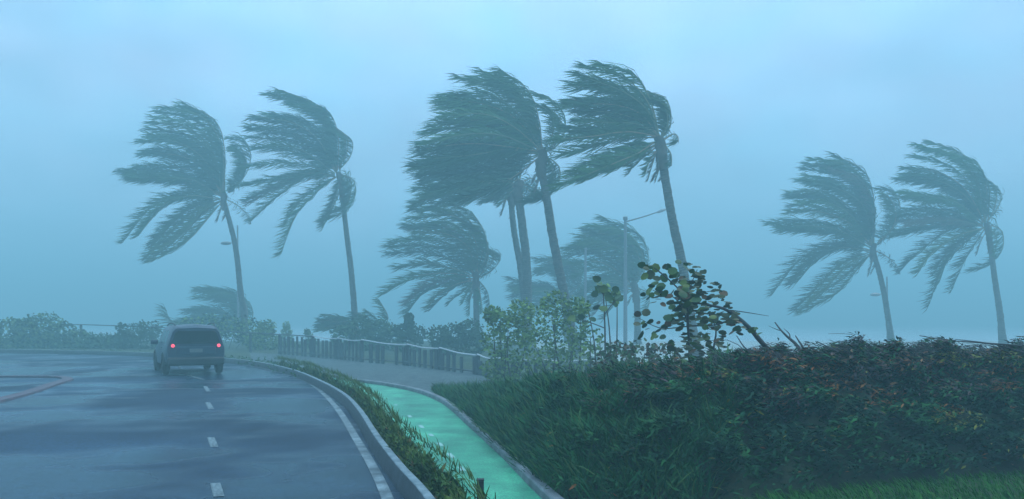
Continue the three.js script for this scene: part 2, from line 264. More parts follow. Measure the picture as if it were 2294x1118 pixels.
palm({ label: 'pale coconut palm above the dark hedge, nearest the right edge of the photo', d: 51, seed: 132, dx: 1452, dy: 113, crown: [760, 395], trunk: [[2218, 543], [2228, 620], [2240, 700], [2248, 770], [2250, 790]], fronds: frondsB, fill: 1.0, dead: 1, r0: 0.2, r1: 0.14 });
palm({ label: 'tallest dark palm with its crown streaming left, rising behind the leafy shrub', d: 34, seed: 103, crown: [1478, 315], dead: 4, len: 1.0, trunk: [[1482, 345], [1492, 410], [1508, 500], [1530, 600], [1560, 760]], r0: 0.2, r1: 0.16, fill: 0.8, fronds: [
  [[1488, 312], [1512, 300], [1520, 314], [1504, 324]], [[1482, 310], [1502, 280], [1494, 226], [1452, 206]], [[1480, 308], [1492, 260], [1470, 222], [1440, 212]], [[1476, 306], [1462, 240], [1425, 170], [1345, 143]], [[1475, 306], [1455, 235], [1405, 178], [1310, 146]], [[1474, 306], [1448, 240], [1390, 195], [1292, 165]], [[1473, 306], [1440, 245], [1380, 205], [1278, 192]],
  [[1472, 304], [1440, 258], [1370, 234], [1262, 240]], [[1472, 304], [1430, 270], [1370, 252], [1300, 250]], [[1470, 304], [1420, 289], [1340, 288], [1270, 284]], [[1469, 306], [1410, 295], [1330, 305], [1252, 312]], [[1469, 308], [1400, 310], [1330, 328], [1256, 346]], [[1470, 318], [1415, 342], [1350, 366], [1255, 418]], [[1472, 322], [1430, 345], [1380, 370], [1300, 405]], [[1474, 326], [1445, 350], [1420, 372], [1408, 390]], [[1478, 328], [1460, 352], [1450, 375], [1446, 392]], [[1490, 325], [1503, 345], [1505, 372]]] });
palm({ label: 'dark bushy palm with a huge crown blown left, middle of the photo', d: 38, seed: 104, crown: [1216, 345], dead: 3, len: 1.05, trunk: [[1211, 372], [1224, 440], [1240, 540], [1262, 650], [1290, 780]], r0: 0.22, r1: 0.17, fill: 1.0, fronds: [
  [[1220, 342], [1255, 320], [1266, 262], [1240, 226], [1200, 208]], [[1220, 340], [1246, 315], [1256, 270], [1222, 235]], [[1214, 338], [1208, 270], [1185, 205], [1122, 155]], [[1213, 338], [1196, 260], [1150, 192], [1080, 158]], [[1212, 338], [1185, 255], [1125, 190], [1032, 174]], [[1211, 338], [1170, 265], [1105, 215], [1000, 212]], [[1210, 338], [1150, 275], [1090, 245], [990, 232]], [[1210, 338], [1140, 285], [1070, 265], [968, 280]], [[1209, 340], [1130, 305], [1050, 300], [952, 322]], [[1209, 342], [1130, 330], [1050, 330], [942, 342]],
  [[1208, 344], [1130, 345], [1050, 362], [930, 378]], [[1208, 346], [1140, 365], [1060, 385], [940, 392]], [[1208, 348], [1140, 380], [1070, 408], [960, 425]], [[1210, 350], [1160, 390], [1100, 425], [1030, 445]], [[1222, 350], [1252, 372], [1250, 415], [1220, 442], [1178, 450]], [[1224, 352], [1240, 390], [1232, 425]]] });
palm({ label: 'palm with the right trunk of the twin trunks in the middle', d: 45, seed: 105, crown: [1163, 415], dead: 2, len: 1.05, trunk: [[1160, 432], [1172, 520], [1180, 600], [1181, 760]], r0: 0.26, r1: 0.2, fill: 0.8, fronds: [
  [[1166, 408], [1196, 400], [1202, 430], [1185, 446]], [[1164, 405], [1170, 350], [1140, 300], [1060, 270]], [[1162, 405], [1140, 350], [1080, 320], [985, 330]], [[1160, 406], [1120, 370], [1050, 360], [945, 390]], [[1158, 408], [1110, 390], [1040, 395], [935, 425]], [[1158, 410], [1100, 410], [1030, 425], [930, 455]], [[1158, 412], [1110, 425], [1060, 440], [1000, 450]], [[1160, 414], [1128, 428], [1092, 452]], [[1162, 416], [1140, 436], [1118, 462]], [[1166, 414], [1188, 432], [1176, 458]], [[1168, 412], [1205, 425], [1218, 440], [1180, 455]]] });
palm({ label: 'palm with the thinner left trunk of the twin trunks in the middle', d: 47, seed: 106, crown: [1143, 415], dead: 1, len: 1.0, trunk: [[1143, 432], [1152, 520], [1166, 600], [1176, 700], [1178, 760]], r0: 0.2, r1: 0.15, fill: 0.8, fronds: [
  [[1144, 408], [1130, 360], [1080, 330], [1000, 350]], [[1142, 410], [1090, 380], [1030, 375], [950, 405]], [[1141, 412], [1080, 405], [1020, 415], [925, 465]], [[1141, 415], [1090, 420], [1040, 445], [960, 470]], [[1142, 418], [1112, 430], [1075, 455]], [[1144, 418], [1130, 440], [1112, 455]]] });
palm({ label: 'low hazy palm with a full fan of fronds, left of the twin trunks', d: 50, seed: 107, crown: [1066, 618], dead: 3, trunk: [[1066, 640], [1067, 690], [1068, 760]], r0: 0.18, r1: 0.16, fill: 0.7, len: 0.95, fronds: [
  [[1072, 622], [1100, 608], [1122, 574], [1088, 560]], [[1072, 620], [1096, 596], [1108, 572], [1080, 548]], [[1070, 618], [1092, 560], [1072, 495], [1010, 452]], [[1069, 617], [1080, 545], [1035, 480], [925, 468]], [[1068, 617], [1062, 545], [1010, 500], [922, 510]], [[1067, 617], [1045, 550], [985, 510], [906, 505]], [[1066, 617], [1030, 565], [965, 535], [877, 543]], [[1065, 618], [1020, 585], [950, 565], [866, 568]], [[1064, 619], [1010, 600], [950, 590], [890, 600]], [[1063, 620], [1000, 612], [930, 620], [858, 658]], [[1063, 624], [1010, 632], [955, 650], [912, 702]], [[1066, 626], [1050, 650], [1036, 680]], [[1074, 630], [1092, 655], [1098, 702]], [[1062, 632], [1054, 660], [1052, 705]]] });
palm({ label: 'hazy round-crowned palm behind the tall street lamp', d: 54, seed: 108, crown: [1420, 640], dead: 1, trunk: [[1424, 655], [1428, 700], [1428, 780]], r0: 0.22, r1: 0.18, fill: 1.5, len: 1.1, fronds: [
  [[1422, 645], [1450, 655], [1452, 690], [1430, 706]], [[1421, 640], [1452, 590], [1436, 530], [1350, 488]], [[1420, 640], [1440, 570], [1400, 520], [1325, 505]], [[1419, 640], [1415, 570], [1370, 530], [1300, 528]], [[1418, 640], [1395, 575], [1340, 545], [1285, 555]], [[1417, 640], [1370, 585], [1325, 565], [1266, 572]], [[1416, 642], [1370, 610], [1330, 600], [1290, 620]], [[1416, 645], [1375, 635], [1335, 650], [1300, 690]], [[1418, 648], [1395, 665], [1370, 690], [1352, 715]]] });
palm({ label: 'faint small palm behind the leaning trunk and the thicket', d: 60, seed: 109, crown: [1265, 665], trunk: [[1266, 680], [1270, 720], [1272, 770]], r0: 0.25, r1: 0.22, fill: 2, len: 1.2, fronds: [
  [[1268, 668], [1308, 640], [1306, 600], [1250, 580]], [[1266, 666], [1290, 610], [1260, 585], [1205, 582]], [[1264, 666], [1255, 620], [1230, 600], [1200, 610]], [[1262, 668], [1235, 640], [1200, 638], [1146, 624]], [[1262, 670], [1230, 655], [1195, 655], [1150, 665]], [[1263, 674], [1235, 680], [1205, 695], [1165, 705]]] });
palm({ name: 'young_palm', label: 'stubby young palm low behind the roof of the dark car', d: 62, seed: 110, crown: [540, 730], trunk: [[541, 738], [542, 750], [543, 768]], r0: 0.3, r1: 0.28, fill: 1.8, len: 1.15, fronds: [
  [[542, 735], [566, 712], [560, 680], [530, 660]], [[541, 733], [545, 690], [510, 655], [446, 648]], [[540, 733], [520, 690], [490, 670], [440, 665]], [[540, 735], [500, 705], [470, 695], [415, 698]], [[538, 737], [490, 722], [450, 716], [400, 725]], [[538, 740], [480, 738], [440, 742], [385, 720], [370, 690]]] });
palm({ name: 'young_palm', label: 'low spreading young palm at the foot of the slim lone palm', d: 49, seed: 111, crown: [795, 750], trunk: [[796, 755], [796, 762], [797, 790]], r0: 0.25, r1: 0.24, fill: 2, len: 1.0, fronds: [
  [[796, 752], [790, 725], [760, 710], [722, 706]], [[795, 752], [775, 725], [745, 718], [712, 728]], [[795, 754], [765, 738], [740, 735], [708, 742]], [[796, 754], [830, 735], [815, 715], [770, 712]], [[800, 754], [850, 740], [870, 715], [850, 672]]] });

// ---------------------------------------------------------------- leafy shrubs
function leafGeo(r, c, size, dir, round, pos, idx) {     // one cupped leaf of eight faces, stalk end at c
  const a = dir.clone().normalize(), b = V(r() - 0.5, r() - 0.5, r() - 0.5).cross(a).normalize(), n = a.clone().cross(b), k = pos.length / 3, cup = 0.10 + 0.14 * r();
  const rim = 8, mid = c.clone().addScaledVector(a, size * 0.5);
  pos.push(mid.x, mid.y, mid.z);
  for (let i = 0; i < rim; i++) { const t = i / rim * 2 * Math.PI, u = Math.cos(t), w = Math.sin(t) * round * (1 - 0.18 * u), q = mid.clone().addScaledVector(a, u * size * 0.5).addScaledVector(b, w * size * 0.5).addScaledVector(n, size * cup * (w * w + 0.3 * u * u)); pos.push(q.x, q.y, q.z); idx.push(k, k + 1 + i, k + 1 + (i + 1) % rim); }
}
function foliage(r, n, place, size, round, spreadDir) {
  const pos = [], idx = [];
  for (let i = 0; i < n; i++) { const p = place(r, i), d = V(-0.7 + (r() - 0.5) * spreadDir, (r() - 0.45) * spreadDir, (r() - 0.5) * spreadDir); leafGeo(r, p, size * (0.6 + 0.7 * r()), d, round, pos, idx); }
  return geoOf(pos, idx);
}
// a bush: lumps [x, y, radius in pixels] at depth d
function bush({ name = 'shrub', label, category = 'bush', d, seed, lumps, n = 420, size = 0.16, round = 0.62, mats = M.bush, group, stems = 4, deep = 1 }) {
  const r = rng(seed), cxm = lumps.reduce((s, l) => s + l[0], 0) / lumps.length, foot = W(cxm, HZ, d); foot.y = 0;
  const o = thing(name, label, category, foot, group);
  const place = (tone) => (q) => {
    const l = lumps[Math.floor(q() * lumps.length)], R = l[2] / F * d, c = W(l[0], l[1], d);
    let v; do v = V(q() * 2 - 1, q() * 2 - 1, q() * 2 - 1); while (v.lengthSq() > 1);
    const k = Math.pow(v.length(), 0.35) / Math.max(1e-3, v.length()) * (1 + 0.3 * n3(v.x * 2.2 + seed, v.y * 2.2, v.z * 2.2 + tone));
    v.multiplyScalar(k); const p = c.add(V(v.x * R * 1.05, v.y * R, v.z * R * deep)); if (p.y < 0.03) p.y = 0.03 + 0.2 * q(); return p;
  };
  const tones = Math.min(3, mats.length);
  for (let t = 0; t < tones; t++) part('foliage', foliage(r, Math.round(n / tones), place(t), size, round, 1.3), mats[(t + seed) % mats.length], o, foot);
  for (let i = 0; i < stems; i++) { const l = lumps[i % lumps.length], e = W(l[0] + (r() - 0.5) * l[2], l[1] - l[2] * 0.3 * r(), d + (r() - 0.5) * 0.5), b = V(lerp(foot.x, e.x, 0.6) + (r() - 0.5) * 0.3, 0, foot.z + (r() - 0.5) * 0.4); part('stem', tube([b, b.clone().lerp(e, 0.5).add(V((r() - 0.5) * 0.2, 0, (r() - 0.5) * 0.2)), e], 0.03, 0.008, 8, 5), M.stem, o, foot); }
  return o;
}
// far greenery along the railing, left to right
const far = (label, d, seed, lumps, n, size, more = {}) => bush({ label, d: d > 53 ? d : d * 1.15, seed, lumps, n: Math.round(n * 2.4), size: size * 0.8, ...more });
far('long low bush at the far left beyond the bend', 58, 201, [[-40, 750, 40], [20, 748, 36], [70, 746, 38], [105, 735, 34], [140, 752, 34], [175, 765, 26], [-20, 772, 26], [40, 774, 26], [90, 774, 24], [140, 774, 24], [60, 742, 26]], 2600, 0.24);
far('low hedge row left of the dark car, thinner than the bush beside it', 57, 202, [[200, 768, 24], [235, 770, 22], [262, 768, 20], [290, 765, 22], [215, 776, 20], [255, 776, 20]], 1200, 0.2);
far('thin ragged plant sticking up left of the dark car', 56, 203, [[276, 735, 12], [280, 755, 16], [282, 770, 18]], 240, 0.18);
far('rounded bush just left of the dark car roof', 56, 204, [[310, 745, 22], [335, 742, 24], [325, 765, 26], [360, 755, 22]], 600, 0.18);
far('dark bush behind the dark car, right under the young palm', 57, 205, [[420, 740, 26], [470, 735, 30], [520, 735, 30], [560, 745, 30]], 900, 0.2);
far('bush just right of the left palm trunk above the rail', 54, 206, [[600, 735, 18], [592, 752, 24], [606, 765, 20], [575, 765, 22]], 520, 0.18);
far('small cone-shaped bush rising alone above the rail', 52, 207, [[643, 730, 8], [643, 742, 11], [643, 760, 14], [630, 772, 12], [655, 774, 12]], 360, 0.15);
far('small dark plant above the rail, next to a pale gap', 50, 208, [[690, 745, 7], [694, 757, 10], [700, 770, 14], [680, 778, 12]], 300, 0.14);
far('large dark bush around the foot of the slim lone palm', 46, 209, [[770, 755, 26], [810, 740, 30], [850, 745, 30], [880, 755, 26], [835, 770, 30]], 1300, 0.2);
far('knobbly upright bush at the right end of the large dark bush', 44, 210, [[918, 712, 9], [918, 728, 12], [905, 745, 20], [935, 750, 20], [920, 770, 26]], 640, 0.17, { round: 0.9 });
far('wide rounded bush below the low hazy palm', 40, 211, [[985, 755, 24], [1020, 752, 26], [1055, 742, 26], [1000, 775, 26], [1060, 772, 28]], 1200, 0.17);
// low plants along the road edge round the bend
{
  const r = rng(301), o = farKerb;
  const mid = offset(o, 0.4), pos = [], idx = [];
  for (let i = 0; i < 2600; i++) { const c = mid[Math.floor(r() * mid.length)], p = V(c.x + (r() - 0.5) * 1.0, 0.05 + 0.2 * r() * r() * (1 + 0.6 * n2(c.x * 0.9, c.z)), c.z + (r() - 0.5) * 0.8); leafGeo(r, p, 0.10, V(-0.6 + r() - 0.5, r() - 0.2, r() - 0.5), 0.6, pos, idx); }
  const base = mid[0].clone().setY(0), t = thing('low_planting', 'thin line of low green plants round the outside of the bend', 'plants', base);
  part('foliage', geoOf(pos, idx), M.bush[1], t, base);
}

// thicket in the middle: sea grape saplings at the near end of the railing
const thicket = (label, d, seed, lumps, n, size, more = {}) => bush({ name: 'sapling', label, category: 'shrub', d, seed, lumps, n: Math.round(n * 1.5), size: size * 0.85, round: 0.8, mats: [M.bush[4], M.bush[5], M.bush[6]], stems: 7, ...more });
thicket('leafy pale green shrub hiding the end of the railing', 26, 220, [[1120, 720, 26], [1105, 705, 18], [1150, 740, 38], [1115, 770, 32], [1165, 790, 42], [1140, 830, 40], [1190, 730, 34], [1170, 700, 28], [1110, 830, 26]], 1500, 0.105);
thicket('loose green shrub right of the pale one, in front of the leaning trunk', 25, 221, [[1230, 715, 40], [1260, 760, 46], [1215, 780, 42], [1240, 820, 44], [1290, 730, 34], [1245, 682, 30], [1292, 692, 26], [1285, 800, 38]], 1300, 0.10);
thicket('thin open shrub below the tall street lamp', 21, 222, [[1330, 760, 26], [1355, 650, 14], [1380, 668, 14], [1345, 810, 36], [1400, 800, 34], [1310, 690, 18]], 300, 0.11);
thicket('reddish low shrub in front of the white rail', 18, 223, [[1390, 800, 34], [1440, 800, 34], [1490, 805, 36], [1360, 820, 30]], 520, 0.09, { mats: [M.leaf[4], M.bush[3], M.leaf[3]] });
{
  const d = 20.5, foot = W(1356, HZ, d); foot.y = 0;
  const o = thing('bare_sapling', 'tall thin bare sapling stem standing before the lamp post', 'sapling', foot);
  part('stem', tube([foot, W(1356, 780, d), W(1354, 700, d), W(1350, 640, d)], 0.035, 0.012, 16, 6, 0.2), M.stem, o, foot);
  part('branch', tube([W(1354, 705, d), W(1375, 678, d - 0.1), W(1396, 662, d - 0.2)], 0.014, 0.006, 8, 5), M.stem, o, foot);
  part('branch', tube([W(1355, 735, d), W(1320, 722, d + 0.2), W(1290, 716, d + 0.3)], 0.014, 0.006, 8, 5), M.stem, o, foot);
  const r = rng(230), at = [[1350, 640], [1346, 628], [1396, 662], [1388, 650], [1360, 650], [1340, 655], [1372, 672], [1362, 690], [1345, 690], [1310, 712], [1290, 712], [1335, 720]];
  at.forEach(([x, y], i) => { const pos = [], idx = []; leafGeo(r, W(x, y, d + (r() - 0.5) * 0.4), 0.17 + 0.06 * r(), V(-0.8, r() - 0.5, r() - 0.5), 0.9, pos, idx); part('leaf', geoOf(pos, idx), M.leaf[i % 3], o, foot); });
}
// sea grape with big round leaves, near and sharp
{
  const d = 12, foot = W(1556, HZ, d); foot.y = 0;
  const o = thing('leafy_shrub', 'near shrub with big round yellow-green leaves and dark bent branches', 'shrub', foot);
  const B = [
    [[1548, 960], [1546, 860], [1542, 740], [1536, 670], [1500, 628], [1466, 600]], [[1541, 720], [1512, 668], [1480, 656], [1462, 650]], [[1543, 760], [1540, 690], [1548, 640], [1562, 604]], [[1542, 700], [1570, 660], [1600, 650]],
    [[1780, 845], [1722, 784], [1668, 724], [1627, 694], [1580, 682], [1538, 676]], [[1650, 712], [1600, 728], [1550, 730], [1480, 735], [1430, 712]], [[1625, 694], [1660, 698], [1722, 708]], [[1610, 900], [1598, 790], [1604, 740], [1590, 700]], [[1556, 850], [1530, 810], [1512, 782]], [[1650, 880], [1620, 800], [1600, 760]]];
  const rad = [0.026, 0.012, 0.016, 0.012, 0.045, 0.014, 0.008, 0.024, 0.022, 0.02], r = rng(240);
  const curves = B.map((b, i) => { const z = (i % 3 - 1) * 0.25, pts = b.map(([x, y], k) => W(x, y, d + z * k / b.length)); part('branch', tube(pts, rad[i], rad[i] * 0.3, 18, 6, 0.25), M.twig, o, foot); return curveOf(pts); });
  const hand = [[1466, 600, 1], [1455, 614, 4], [1493, 600, 2], [1503, 608, 0], [1516, 616, 2], [1487, 630, 0], [1508, 640, 2], [1453, 652, 1], [1470, 668, 1], [1484, 662, 0], [1516, 664, 4], [1512, 690, 1], [1510, 722, 4], [1534, 710, 2], [1542, 688, 4], [1443, 700, 4], [1425, 706, 3], [1424, 732, 4], [1430, 748, 2], [1455, 727, 0], [1470, 742, 2], [1492, 735, 0], [1462, 756, 1], [1500, 655, 2], [1525, 640, 0], [1476, 640, 0], [1515, 590, 2]];
  const lf = (p, s, m, dir, round = 0.92) => { const pos = [], idx = []; leafGeo(r, p, s, dir, round, pos, idx); part('leaf', geoOf(pos, idx), M.leaf[m], o, foot); };
  for (const [x, y, m] of hand) lf(W(x + 10, y - 8, d + (r() - 0.5) * 0.5), 0.10 + 0.05 * r(), m, V(-0.55, -0.5 + (r() - 0.5) * 0.9, (r() - 0.5) * 0.8));
  for (let i = 0; i < 262; i++) {
    if (r() < 0.72) { const c = curves[[0, 0, 1, 2, 3, 4, 4, 5, 7, 9][Math.floor(r() * 10)]], p = c.getPointAt(0.35 + 0.65 * r()).add(V((r() - 0.62) * 0.34, (r() - 0.5) * 0.3, (r() - 0.5) * 0.5)); lf(p, 0.06 + 0.075 * r(), [0, 2, 1, 4, 3, 4, 0][Math.floor(r() * 7)], V(-0.75 + 0.8 * (r() - 0.5), (r() - 0.65) * 0.8, (r() - 0.5) * 0.9), 0.55 + 0.4 * r()); continue; }
    let x, y; do { x = lerp(1505, 1690, r()); y = lerp(585, 850, r()); } while (x > 1575 + (y - 590) * 0.85 || (x > 1640 && y > 740) || x < 1530 - (y > 690 ? 40 : 0) || (r() < 0.55 && n2(x * 0.03, y * 0.03) < 0));
    lf(W(x, y, d + (r() - 0.5) * 1.3), 0.075 + 0.075 * r(), [0, 2, 4, 4, 3, 1][Math.floor(r() * 6)], V(-0.75 + 0.7 * (r() - 0.5), (r() - 0.6) * 0.7, (r() - 0.5) * 0.9), 0.5 + 0.45 * r());
  }
  const bits = []; for (let i = 0; i < 420; i++) { let x, y; do { x = lerp(1520, 1680, r()); y = lerp(590, 860, r()); } while (x > 1570 + (y - 590) * 0.8 || (x > 1630 && y > 730) || n2(x * 0.035 + 5, y * 0.05) < -0.15); const pos = [], idx = []; leafGeo(r, W(x, y, d + 0.2 + (r() - 0.5) * 1.2), 0.05 + 0.07 * r(), V(-0.8 + 0.5 * (r() - 0.5), (r() - 0.5) * 0.5, (r() - 0.5) * 0.8), 0.35 + 0.3 * r(), pos, idx); bits.push(geoOf(pos, idx)); }
  part('small_leaves', merge(bits), M.leaf[4], o, foot).userData.kind = 'stuff';
}

// ---------------------------------------------------------------- planted strip between road kerb and path
const tint = (m, i, c) => m.setColorAt(i, c);
function leafInstance() {          // a folded pointed leaf, unit long, 4 faces
  return geoOf([0, 0, 0, 0.45, 0.06, 0.26, 0.5, -0.02, 0, 0.45, 0.06, -0.26, 1, -0.1, 0], [0, 2, 1, 0, 3, 2, 1, 2, 4, 2, 3, 4]);
}
function bladeInstance() {         // a bent grass blade, unit high, 5 faces
  return geoOf([-0.5, 0, 0, 0.5, 0, 0, -0.42, 0.42, 0.03, 0.42, 0.42, 0.03, -0.25, 0.78, 0.14, 0.25, 0.78, 0.14, 0, 1, 0.32], [0, 1, 2, 1, 3, 2, 2, 3, 4, 3, 5, 4, 4, 5, 6]);
}
function scatter(name, geo, mat, list, parent, base) {   // list of {p, q, s (Vector3), c}
  const m = new THREE.InstancedMesh(geo, mat, list.length), x = new THREE.Matrix4(), off = base || V(0, 0, 0);
  list.forEach((e, i) => { x.compose(e.p.clone().sub(off), e.q, e.s); m.setMatrixAt(i, x); m.setColorAt(i, e.c); });
  m.name = parent === scene ? numbered(name) : name; m.userData.kind = 'stuff'; shade(m); parent.add(m); return m;
}
const E = new THREE.Euler(), Q = (a, b, c) => new THREE.Quaternion().setFromEuler(E.set(a, b, c, 'YXZ'));
const col = (r, a, b, k = 0.5) => { const t = r(), v = 1 - k / 2 + k * r(); return new THREE.Color().setRGB(lerp(a[0], b[0], t) * v, lerp(a[1], b[1], t) * v, lerp(a[2], b[2], t) * v); };
{
  const r = rng(401), line = nearKerb, mids = offset(line, 0.19), list = [], base = mids[40].clone().setY(0), len = [0];
  for (let i = 1; i < mids.length; i++) len.push(len[i - 1] + mids[i].distanceTo(mids[i - 1]));
  for (let i = 0; i < 30000; i++) {
    const s = r() * len[len.length - 1]; let k = 1; while (len[k] < s) k++;
    const c = mids[k - 1].clone().lerp(mids[k], (s - len[k - 1]) / (len[k] - len[k - 1])), t = mids[k].clone().sub(mids[k - 1]).normalize(), side = V(-t.z, 0, t.x);
    const a = r() * Math.PI, H = 0.22 + 0.09 * n2(s * 0.9, 3) + 0.05 * n2(s * 3.1, 8), Wd = 0.13 + 0.03 * n2(s * 1.3, 17), q = 0.75 + 0.35 * r() + (r() < 0.06 ? 0.3 : 0);
    const p = c.addScaledVector(side, Math.cos(a) * Wd * q).setY(Math.max(0.02, Math.sin(a) * H * q));
    const big = n2(c.x * 1.5, c.z * 1.5);
    list.push({ p, q: Q(0, r() * 6.3, 0.2 + r() * 1.1), s: V(0.09, 0.09, 0.07).multiplyScalar(0.6 + 0.7 * r()), c: r() < 0.05 ? col(r, [0.10, 0.06, 0.02], [0.13, 0.09, 0.03]) : big > 0.1 ? col(r, [0.05, 0.095, 0.016], [0.085, 0.13, 0.02]) : col(r, [0.028, 0.065, 0.014], [0.05, 0.10, 0.016]) });
  }
  const blades = [];
  for (let i = 0; i < 5000; i++) {
    const s = r() * len[len.length - 1]; let k = 1; while (len[k] < s) k++;
    const c = mids[k - 1].clone().lerp(mids[k], (s - len[k - 1]) / (len[k] - len[k - 1])), t = mids[k].clone().sub(mids[k - 1]).normalize(), o = (r() - 0.5) * 0.3, tuft = n2(c.x * 2.2, c.z * 2.2);
    if (tuft < -0.25) continue;
    const h = (0.09 + 0.12 * r()) * (0.8 + 0.5 * tuft); c.add(V(-t.z * o, 0.10 + 0.14 * (1 - Math.abs(o) * 3), t.x * o));
    blades.push({ p: c, q: Q(0.2 + 0.6 * r(), -Math.PI / 2 + (r() - 0.5) * 3, (r() - 0.5) * 0.8), s: V(0.012, h, h), c: col(r, [0.035, 0.08, 0.016], [0.085, 0.115, 0.024]) });
  }
  const o = thing('planted_strip', 'long low green hedge strip between the road kerb and the green path', 'hedge', base);
  scatter('foliage', leafInstance(), M.inst, list, o, base); scatter('grass_tufts', bladeInstance(), M.inst, blades, o, base);
  part('soil_bed', profileAlong(mids, [[-0.14, 0.02], [-0.1, 0.12], [0, 0.18], [0.1, 0.12], [0.15, 0.02]]), M.soil, o, base);
}
{
  const c = W(1076, 1118, 7.7).setY(0), o = thing('marker_post', 'short black marker post at the bottom end of the hedge strip', 'post', c);
  part('post', box(0.062, 0.37, 0.062, c.x, 0.185, c.z, 0.006), M.black, o, c);
  part('cap', box(0.068, 0.014, 0.068, c.x, 0.377, c.z, 0.005), M.black, o, c);
}

// ---------------------------------------------------------------- grass bank and dark hedge at the right
const col4 = (px, k) => { const T = [[960, 877, 871, 0.8], [1010, 904, 877, 3.0], [1130, 1022, 876, 5.0], [1255, 1130, 850, 4.0], [1400, 1150, 838, 2.7], [1540, 1150, 828, 2.7], [1620, 1140, 806, 2.6], [1720, 1122, 792, 2.5], [1900, 1098, 782, 2.4], [2100, 1078, 780, 2.4], [2320, 1062, 782, 2.4], [2700, 1050, 785, 2.4]]; let i = 1; while (i < T.length - 1 && T[i][0] < px) i++; const a = T[i - 1], b = T[i], t = clamp((px - a[0]) / (b[0] - a[0]), 0, 1); return lerp(a[k], b[k], t); };
const bankAt = (px, v) => {       // v 0 at the front foot, 1 on the ridge, 2 at the foot behind
  const foot = G(px, col4(px, 1)), d0 = -foot.z, back = col4(px, 3), d1 = d0 + back, h = EYE - (col4(px, 2) - HZ) / F * d1, d = v <= 1 ? d0 + back * v : d1 + 3 * (v - 1);
  const x = (px - CX) / F * d, y = (v <= 1 ? h * Math.pow(Math.sin(Math.PI / 2 * v), 0.75) : h * Math.cos(Math.PI / 2 * (v - 1)));
  return V(x, Math.max(0, y) + (v > 0.05 && v < 1.9 ? (0.10 * n2(x * 1.1, d * 1.1) + 0.10 * n2(x * 2.6, d * 2.2 + 4)) * Math.min(1, y * 2) : 0), -d);
};
{
  const pos = [], uv = [], idx = [], nu = 120, nv = 24;
  for (let i = 0; i <= nu; i++) for (let j = 0; j <= nv; j++) { const p = bankAt(lerp(965, 2690, i / nu), j / nv * 2); pos.push(p.x, p.y * 0.86 - 0.005, p.z); uv.push(p.x, p.z - p.y); if (i < nu && j < nv) { const a = i * (nv + 1) + j, b = a + nv + 1; idx.push(a, b, a + 1, a + 1, b, b + 1); } }
  struct('bank', geoOf(pos, idx, uv), std(0.35, 0.36, 0.3, 1, { map: M.soil.map }), 'dark earth bank under the tall grass and hedge at the right');
}
